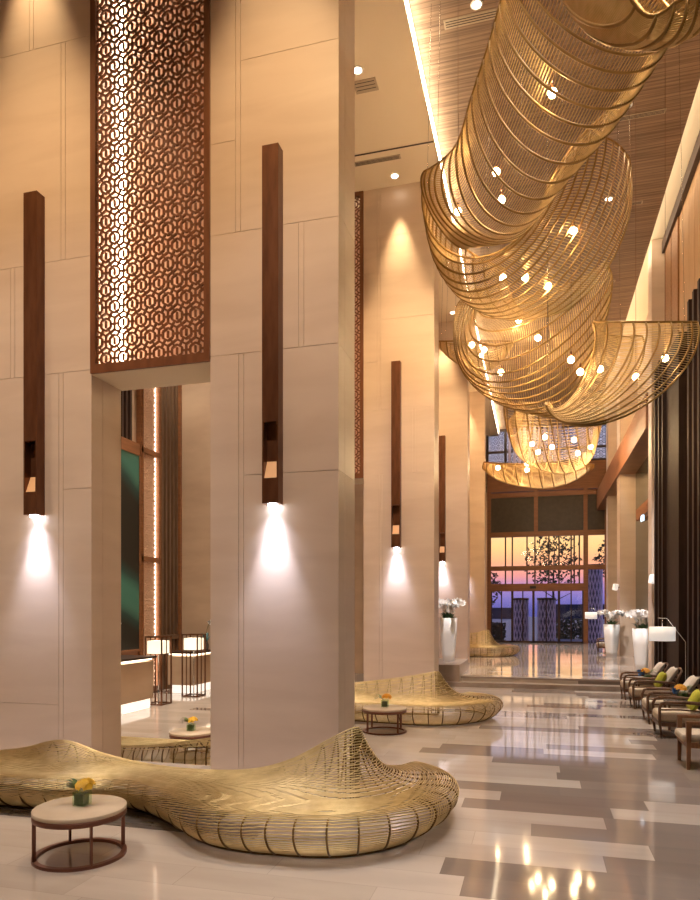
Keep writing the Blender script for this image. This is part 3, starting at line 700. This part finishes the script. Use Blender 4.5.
m_mesh = noisy('textured_bronze_strip', (.22,.10,.04), (.42,.22,.10), (1,1,1), 60, .5, .3, bump=.6, lo=.4, hi=.6)
struct(MB().box(3.38,3.43,18.5,19.3,8.1,ZC+.3).box(3.38,3.43,19.4,20.3,8.1,ZC+.3), 'trim_texture', m_mesh, 'textured bronze strips between the wood panels and the pier', 'panel')
struct(MB().box(3.06,3.7,20.35,20.95,.24,ZC+.74), 'column_pier', M['stone'], 'light stone pier behind the white orchid planter by the drum lamp', 'pier')
struct(MB().box(3.07,3.7,27.9,28.9,.24,ZC+.74), 'column_pier', M['stone'], 'light stone pier behind the farthest orchid planter', 'pier')
struct(MB().box(3.12,3.7,33.0,33.8,.24,ZC+.74), 'column_pier', M['stone'], 'light stone pier next to the entrance glazing', 'pier')
struct(MB().box(3.0,3.7,20.96,37.6,7.2,8.2), 'trim_beam', M['redwood'], 'brown timber beam running above the far piers', 'beam')
struct(MB().box(3.62,3.66,21.2,27.8,.3,7.2).box(3.62,3.66,29.0,32.9,.3,7.2), 'window_3', M['darkglass'], 'dark glass bays between the far piers', 'window')
struct(MB().box(3.45,3.7,22.5,26.4,5.2,5.6), 'trim_lintel', M['redwood'], 'brown timber lintel carrying the small lit sign', 'lintel')
struct(MB().box(3.55,3.7,22.3,23.4,.24,5.2), 'trim_jamb', M['stone'], 'stone jamb beside the opening under the lintel', 'jamb')
t = thing('exit_sign', 'small glowing blue-white sign on the brown lintel above the far planters', 'sign', (3.42,24.6,4.95))
MB().box(-.03,.03,-.18,.18,0,.24).build('sign_housing', M['chrome'], t); MB().box(-.04,-.03,-.16,.16,.02,.22).box(-.025,.025,-.19,-.18,.02,.22).build('lit_face', M['sign'], t)
def wall_lamp(loc, label, rz):
    t = thing('wall_lamp', label, 'wall lamp', loc, rz, 'small white wall lamps on the piers')
    MB().box(-.04,.12,-.02,.02,.1,.14).build('bracket', M['chrome'], t)
    o = MB().box(-.12,.02,-.10,.10,0,.24).build('lamp_shade', M['shade'], t, .008); o.rotation_euler = (0,R(12),0)
wall_lamp((2.93,27.9,2.75), 'small white wall lamp on the pier behind the farthest planter', .3)
wall_lamp((3.09,20.17,2.72), 'small white wall lamp on the pier behind the planter by the drum lamp', .3)

# ---------------------------------------------------------------- entrance end wall
YE = 37.7
def xe(px): return (px-537)*.0513
def ze(py): return 2 + (610-py)*.0532
zb = .24
struct(MB().box(-3.5,3.7,YE,YE+.3,ze(490),ze(463)), 'wall_entrance', M['redwood'], 'brown timber band above the entrance glazing', 'wall')
struct(MB().box(-3.5,3.7,YE,YE+.3,ze(414),ZC+.4).box(-3.5,xe(486),YE,YE+.3,zb,ZC).box(xe(607.5),3.7,YE,YE+.3,zb,ZC), 'wall_end', M['plaster'], 'cream wall around the entrance glazing', 'wall')
# upper fretwork window
t = tag(bpy.data.objects.new('window_4', None), 'upper window with fretwork screen above the brown band', 'window', None, 'structure'); C.objects.link(t)
x0, x1, z0, z1 = xe(486), xe(607.5), ze(463), ze(414)
mb = MB()
for x in (x0, xe(505), xe(545), xe(587), x1): mb.box(x-.06,x+.06,YE,YE+.15,z0,z1)
for z in (z0+.06, ze(449), ze(427), z1-.06): mb.box(x0,x1,YE+.01,YE+.14,z-.06,z+.06)
mb.build('window_frame', M['darkbrown'], t)
MB().box(x0,x1,YE+.2,YE+.21,z0,z1).build('pane', M['glass'], t)
lattice(x0, x1, z0, z1, YE+.1, .3, .035, .03).build('fretwork_lattice', M['farhill'], t)
mb = MB(); k = 0
x = xe(508)
while x < xe(560): mb.box(x,x+.14,YE-.05,YE+.0,ze(462),z1-.1); x += .26
mb.build('slat', M['lilac'], t)
# dark transom panels
t = tag(bpy.data.objects.new('window_5', None), 'row of dark transom panels in a brown frame above the doors', 'window', None, 'structure'); C.objects.link(t)
mb = MB(); z0, z1 = ze(536), ze(490)
for a, b in ((486,490),(534,538),(583,587),(603.5,607.5)): mb.box(xe(a),xe(b),YE-.02,YE+.2,z0,z1)
mb.box(xe(486),xe(607.5),YE-.03,YE+.2,ze(496),ze(491)).box(xe(486),xe(607.5),YE-.03,YE+.2,ze(536),ze(531))
mb.build('window_frame', M['redwood'], t)
for a, b in ((490,534),(538,583),(587,603.5)): MB().box(xe(a),xe(b),YE+.06,YE+.1,ze(531),ze(496)).build('panel', M['panelgrey'], t)
# clear glazing with mullions
t = tag(bpy.data.objects.new('window_6', None), 'clear glazing above the doors showing the sunset', 'window', None, 'structure'); C.objects.link(t)
mb = MB()
for a, b in ((486,490),(583,587.5),(603.5,607.5)): mb.box(xe(a),xe(b),YE-.02,YE+.2,zb,ze(536))
mb.box(xe(486),xe(607.5),YE-.03,YE+.2,ze(570),ze(565.5)).build('window_frame', M['redwood'], t)
mb = MB()
for x in (505,512,527,535,549,559,571,574,579): mb.box(xe(x-.7),xe(x+.7),YE,YE+.12,ze(584),ze(536))
mb.build('mullion', M['darkbrown'], t)
MB().box(xe(490),xe(583),YE+.09,YE+.1,ze(584),ze(536)).box(xe(587.5),xe(603.5),YE+.09,YE+.1,zb,ze(536)).build('pane', M['glass'], t)
# doors
t = tag(bpy.data.objects.new('door_1', None), 'wide sliding glass entrance doors in a brown frame', 'door', None, 'structure'); C.objects.link(t)
MB().box(xe(490),xe(583),YE-.04,YE+.2,ze(591),ze(583.5)).build('door_header', M['redwood'], t)
for a, b in ((490,512),(512,533.5),(533.5,559),(559,583)):
    lf = MB().box(xe(a),xe(a)+.06,YE+.02,YE+.1,zb,ze(591)).box(xe(b)-.06,xe(b),YE+.02,YE+.1,zb,ze(591)).box(xe(a),xe(b),YE+.02,YE+.1,zb,zb+.1).box(xe((a+b)/2)-.03,xe((a+b)/2)+.03,YE+.02,YE+.1,zb,ze(591)).build('door_leaf', M['darkbrown'], t)
    MB().box(xe(a)+.06,xe(b)-.06,YE+.05,YE+.06,zb,ze(591)).build('pane', M['glass'], lf)
MB().box(xe(530),xe(536),YE-.1,YE-.04,ze(588.5),ze(586)).build('door_sensor', M['black'], t)

# ---- outside
struct(MB().box(-60,60,38,200,-.6,.1), 'ground_outside', M['paving'], 'bluish paving outside the entrance at dusk', 'ground')
def hedge(x0, x1, y, h, label):
    mb = MB()
    for k in range(900):
        c = Vector((random.uniform(x0,x1), y+random.uniform(-.4,.4), .1+random.uniform(0,h)))
        d = Vector((random.uniform(-1,1),random.uniform(-1,1),random.uniform(-1,1))).normalized()*.13; e = d.orthogonal().normalized()*.08
        mb.add([c-d,c+e,c+d,c-e], [(0,1,2,3)])
    h_ = mb.build('hedge', M['foliage']); return tag(h_, label, 'hedge')
low_hedge = hedge(-4.2,-1.9, 43, 1.1, 'dark low hedge outside behind the far golden bench')
hedge(.2,3.2, 47, 1.3, 'dark hedge outside behind the middle of the glass doors')
def lat_pillar(x, y, r, h, label):
    t = thing('lattice_pillar', label, 'pillar', (x,y,.1), 0, 'lilac lattice pillars outside')
    mb = MB(); n = 14
    for k in range(n):
        for sgn in (1,-1):
            pts = [((r*math.cos(2*PI*k/n+sgn*z*.55)), r*math.sin(2*PI*k/n+sgn*z*.55), z) for z in [h*i/20 for i in range(21)]]
            mb.tube(pts, .03, 4)
    mb.build('lattice', M['lilac'], t)
    MB().lathe([(r*.86,0),(r*.86,h)], n=20).build('core', M['paving'], t)
    MB().lathe([(r+.05,h),(r+.05,h+.12)], n=24).build('cap', M['darkbrown'], t)
lat_pillar(-.95, 42, .44, 2.5, 'lilac lattice pillar outside nearer the hedge')
lat_pillar(.55, 42, .50, 2.5, 'lilac lattice pillar outside behind the middle of the doors')
lat_pillar(3.2, 41.5, .42, 4.4, 'tall lilac lattice pillar outside the side pane')
def tree(x, y, h, cr_r, cz, n, label, lsz=.16):
    t = thing('tree', label, 'tree', (x,y,.1), 0, 'trees outside the entrance')
    mb = MB().tube([(0,0,0),(.05,0,h*.3),(.0,.1,h*.6),(.1,.1,h)], [.13,.1,.07,.03], 7)
    for k in range(9):
        a = k*2.4; mb.tube([(0.03,.05,h*(.4+.05*k)),(.6*cr_r*math.cos(a),.6*cr_r*math.sin(a),h*(.5+.05*k))], [.04,.015], 5)
    mb.build('trunk', M['trunk'], t)
    fm = MB()
    for k in range(n):
        v = Vector((random.gauss(0,1),random.gauss(0,1),random.gauss(0,1))).normalized()*cr_r*random.random()**.4
        c = Vector((v.x, v.y, cz+v.z*1.1)); d = Vector((random.uniform(-1,1),random.uniform(-1,1),random.uniform(-1,1))).normalized()*lsz; e = d.orthogonal().normalized()*lsz*.55
        fm.add([c-d,c+e,c+d,c-e], [(0,1,2,3)])
    fm.build('foliage', M['foliage'], t)
tree(1.1, 50, 6.2, 2.0, 5.4, 520, 'dark tree against the sunset behind the middle of the glazing')
tree(4.6, 44, 6.0, 1.3, 4.9, 420, 'dark tree outside behind the tall lilac lattice pillar')
tree(-3.5, 48, 3.6, 1.2, 3.5, 330, 'small dark tree outside above the low hedge')
mb = MB()
for x, w_, h in ((-30,14,1.9),(-12,9,1.5),(2,16,2.2),(22,14,1.8)): mb.box(x,x+w_,150,152,0,h+1)
struct(mb, 'skyline_outside', M['farhill'], 'low dark skyline far outside', 'skyline')
fb = MB()
for k in range(26): fb.ball((-3.05+random.uniform(-.4,.4), 42.5, .7+k*.05), .022, 6, 4)
fb.build('fairy_lights', M['fairy'], low_hedge)['kind'] = 'stuff'

# ---------------------------------------------------------------- seating along the windows
def armchair(loc, label):
    """faces -x; front legs at x = 0"""
    t = thing('armchair', label, 'chair', loc, 0, 'low wooden armchairs along the window wall')
    for sy in (-1,1):
        y = sy*.31
        MB().tube([(.03,y,0),(.0,y,.25),(.0,y,.46),(.03,y,.535),(.10,y,.56)], [.016,.022,.024,.024,.022], 8).build('front_leg', M['wood_dark'], t)
        MB().tube([(.82,y,0),(.74,y,.30),(.80,y,.56),(.90,y,.80)], [.016,.024,.024,.018], 8).build('rear_leg', M['wood_dark'], t)
        MB().tube([(.08,y,.555),(.35,y,.565),(.6,y,.55),(.80,y,.53)], [.026,.028,.026,.02], 8).build('armrest', M['wood_dark'], t)
        MB().tube([(.0,y,.44),(.3,y,.45),(.76,y,.42)], .013, 6).build('side_rail', M['wood_dark'], t)
    MB().box(.0,.76,-.31,-.28,.18,.24).box(.0,.76,.28,.31,.18,.24).box(-.01,.03,-.31,.31,.18,.24).box(.72,.76,-.31,.31,.18,.24).box(.03,.72,-.28,.28,.20,.22).build('seat_frame', M['wood_dark'], t, .006)
    MB().box(-.02,.70,-.28,.28,.24,.40).build('seat_cushion', M['cream'], t, .045)
    bm = MB()
    for z, x in ((.52,.785),(.60,.815),(.68,.85)): bm.bar((x,-.3,z),(x,.3,z), .02, .045)
    bm.tube([(.895,-.31,.78),(.93,0,.81),(.895,.31,.78)], .024, 8)
    bm.build('back_rest', M['wood_dark'], t)
    return t
ac = armchair((1.87,16.5,0), 'low wooden armchair at the step end of the row')
ac.rotation_euler = (0,0,0)
dup(ac, (1.88,15.08,0), 'low wooden armchair with a lime cushion, second in the row from the steps')
dup(ac, (1.87,13.17,0), 'low wooden armchair between two small tables, third in the row from the steps')
dup(ac, (1.85,11.85,0), 'low wooden armchair with a lime cushion, fourth in the row from the steps')
dup(ac, (2.45,30.2,.24), 'brown armchair far off on the raised floor beyond the orchid planters')
def square_chair(loc, label):
    t = thing('dining_chair', label, 'chair', loc, 0, 'square-armed wooden chairs')
    for sy in (-1,1):
        y = sy*.285
        MB().add([(-.02,y-.02,0),(.02,y-.02,0),(.02,y+.02,0),(-.02,y+.02,0),(-.03,y-.03,.60),(.035,y-.03,.60),(.035,y+.03,.60),(-.03,y+.03,.60)], [(0,3,2,1),(4,5,6,7),(0,1,5,4),(1,2,6,5),(2,3,7,6),(3,0,4,7)]).build('front_leg', M['wood_chair'], t, .004)
        MB().bar((.62,y,0),(.56,y,.42),.045).bar((.56,y,.42),(.66,y,.86),.045).build('rear_leg', M['wood_chair'], t, .004)
        MB().box(-.03,.60,y-.03,y+.03,.565,.605).build('armrest', M['wood_chair'], t, .006)
    MB().box(-.02,.58,-.285,.285,.27,.34).build('seat_frame', M['wood_chair'], t, .005)
    MB().box(-.07,.56,-.25,.25,.33,.44).build('seat_cushion', M['cream'], t, .04)
    MB().box(.575,.66,-.27,.27,.46,.84).build('back_rest', M['cream'], t, .03)
    return t
M['wood_chair'] = noisy('chestnut_wood', (.20,.085,.035), (.28,.13,.055), (8,8,1), 5, .4, 0)
s1 = square_chair((1.83,9.62,0), 'square-armed wooden chair with cream seat nearest the camera but one')
dup(s1, (1.90,8.28,0), 'square-armed wooden chair with cream seat cut by the edge of the view')
def side_table(loc, label):
    t = thing('side_table', label, 'table', loc, 0, 'small grey-topped tables between armchairs')
    MB().box(0,.62,-.24,.24,.46,.49).build('tabletop', M['greytop'], t, .006)
    MB().box(.02,.60,-.22,.22,.41,.46).build('apron', M['wood_dark'], t)
    for x in (.04,.58):
        for y in (-.2,.2): MB().bar((x,y,0),(x,y,.42),.035).build('leg', M['wood_dark'], t)
    return t
st = side_table((2.05,15.78,0), 'small grey-topped side table between the first two armchairs from the steps')
dup(st, (2.08,12.5,0), 'small grey-topped side table between the third and fourth armchairs from the steps')
centrepiece((2.28,15.75,.49), 'orange and blue flowers on the side table closest to the steps', M['petal_o'], 1, R(200)).scale = (1.2,)*3
centrepiece((2.36,12.5,.49), 'orange and blue flowers on the side table between the third and fourth armchairs', M['petal_o'], 1, R(200)).scale = (1.2,)*3
def cushion(loc, mat, label, group, tilt=55, s=.42, rz=0):
    n = 12; vs = []; fs = []
    for side in (1,-1):
        for i in range(n+1):
            for j in range(n+1):
                u, v = i/n*2-1, j/n*2-1
                th = .075*((1-u**4)*(1-v**4))**.6
                pin = 1 - .10*(1-abs(u)**2)*abs(v)**6 if abs(v) > abs(u) else 1 - .10*(1-abs(v)**2)*abs(u)**6
                vs.append((u*s/2*pin, v*s/2*pin, side*th))
    m = (n+1)**2
    for q in (0,1):
        for i in range(n):
            for j in range(n):
                a = q*m + i*(n+1)+j; f = (a, a+n+1, a+n+2, a+1); fs.append(f if q == 0 else f[::-1])
    mb = MB().add(vs, fs, True); mb.xf(Matrix.Rotation(R(45 if False else 0),4,'Z'))
    o = mb.build('cushion', mat); o.location = loc; o.rotation_euler = (0, R(-tilt), rz)
    return tag(o, label, 'cushion', group)
gW, gG = 'ivory cushions on the armchairs', 'lime cushions on the armchairs'
cushion((2.60,16.5,.66), M['offwhite'], 'ivory cushion on the armchair at the step end of the row', gW)
cushion((2.62,15.15,.66), M['offwhite'], 'ivory cushion behind the lime cushion on the second armchair from the steps', gW)
cushion((2.60,13.2,.66), M['offwhite'], 'ivory cushion on the third armchair from the steps', gW)
cushion((2.62,11.95,.66), M['offwhite'], 'ivory cushion behind the lime cushion on the fourth armchair from the steps', gW)
cushion((2.42,15.02,.58), M['lime'], 'lime green cushion on the second armchair from the steps', gG, 62, .36)
cushion((2.40,11.75,.58), M['lime'], 'lime green cushion on the fourth armchair from the steps', gG, 62, .36)
# floor lamps
def floor_lamp(loc, label):
    t = thing('floor_lamp', label, 'lamp', loc, 0, 'arched floor lamps with drum shades')
    MB().lathe([(.16,0),(.16,.02),(.02,.03)], n=24).build('lamp_base', M['chrome'], t)
    MB().tube([(0,0,.02),(0,0,1.38),(-.33,0,1.84),(-.50,0,1.845)], .011, 8).build('arched_pole', M['chrome'], t)
    MB().tube([(-.42,0,1.84),(-.42,0,1.66)], .006, 6).build('shade_rod', M['chrome'], t)
    vs = []; fs = []; n = 40
    for r, z in ((.235,1.40),(.235,1.67),(.228,1.67),(.228,1.40)):
        for k in range(n): vs.append((-.42+r*math.cos(2*PI*k/n), r*math.sin(2*PI*k/n), z))
    for i in range(4):
        for k in range(n): fs.append((i*n+k, i*n+(k+1)%n, ((i+1)%4)*n+(k+1)%n, ((i+1)%4)*n+k))
    MB().add(vs, fs, True).build('drum_shade', M['shade'], t)
    MB().ball((-.42,0,1.55), .05).build('bulb', simple('soft_bulb', (1,1,1), .4, 0, (1,.9,.78), 12), t)
    return t
lp = floor_lamp((2.78,14.42,0), 'arched floor lamp with white drum shade over the armchairs')
dup(lp, (2.55,29.4,.24), 'far floor lamp glimpsed behind the orchids of the farthest planter')

# ---------------------------------------------------------------- lights
def spot(loc, tgt, power, col, ang=60, blend=.6, size=.05):
    l = bpy.data.lights.new('spot', 'SPOT'); l.energy = power; l.color = col; l.spot_size = R(ang); l.spot_blend = blend; l.shadow_soft_size = size
    o = bpy.data.objects.new('spot_lamp', l); C.objects.link(o); o.location = loc
    d = Vector(tgt) - Vector(loc); o.rotation_euler = d.to_track_quat('-Z','Y').to_euler(); return o
SX = (-2.96,-3.02,-3.0,-3.0); SZ = (3.19,3.35,3.55,3.7)
WARM = (1,.72,.42); COOL = (.74,.77,1)
for i in range(4):
    y = 7.45 + PITCH*i
    spot((-2.95,y-.27,ZC-.05), (-2.95,y-.17,0), 800, (1,.70,.38), 40, .9)
    spot((SX[i],y-.10,SZ[i]-.01), (SX[i],y-.05,0), 26, COOL, 100, 1, .05)
    spot((SX[i],y-.13,SZ[i]-.01), (SX[i],y-.02,1.2), 170, COOL, 56, 1, .05)
spot((-6.3,7.18,ZC-.05), (-6.3,7.28,0), 800, (1,.70,.38), 40, .9)
spot((-6.25,7.35,3.17), (-6.25,7.40,0), 26, COOL, 100, 1, .05)
spot((-6.25,7.32,3.17), (-6.25,7.43,1.2), 170, COOL, 56, 1, .05)
# rows of ceiling downlights along the hall
for y in (-5,-1,2.5,6,9.5,13,17,21,25,29,33,36):
    for x in (.5,2.0):
        spot((x,y,ZC+.27), (x,y,0), 700, (1,.93,.88), 54, 1, .08)
for i, y in enumerate((7.45, 14.95, 22.45)):  # added wall-wash spots without fittings, to brighten the column faces
    for x, z in ((-2.9,1.8),(-2.9,6.8)) + (((-6.2,1.8),(-6.2,6.8)) if i == 0 else ()):
        spot((x+.6,y-4.3,ZC-.04), (x,y,z), *((700,(.97,.93,.97)) if z < 3 else (1250,(1,.66,.34))), 46, 1, .1)
for y in (19.3,21.8,24.5,27.5,31,34.5):  # extra spots added to lift the dim far end of the hall
    spot((1.6,y-.9,ZC+.27), (2.7,y,0), 1000, (1,.95,.93), 40, 1, .1)
for a, b in (((1.6,16.5,ZC+.27),(2.97,21.5,1.2)),((1.3,22.0,ZC+.27),(2.72,27.4,1.2)),((-1.2,15.0,ZC+.27),(-2.4,19.2,1.5))):  # narrow spots added to make the orchid planters whiter, no fittings modelled
    spot(a, b, 3200, (1,.96,.95), 13, .8, .06)
# reception side downlights
for x, y in ((-8,10.5),(-6.5,12.5),(-8.2,14.5),(-7,17),(-9.8,16.7),(-9.7,13),(-8.3,4),(-6,2)):
    spot((x,y,ZC-.03), (x,y,0), 820, (1,.84,.66), 80, .8, .08)

SC.view_settings.view_transform = 'Standard'; SC.view_settings.look = 'None'
SC.view_settings.gamma = 1; SC.view_settings.use_curve_mapping = False
SC.view_settings.exposure = 0.44
SC.cycles.use_denoising = True
SC.cycles.max_bounces = 8; SC.cycles.sample_clamp_indirect = 4; SC.cycles.sample_clamp_direct = 30
SC.cycles.transparent_max_bounces = 12
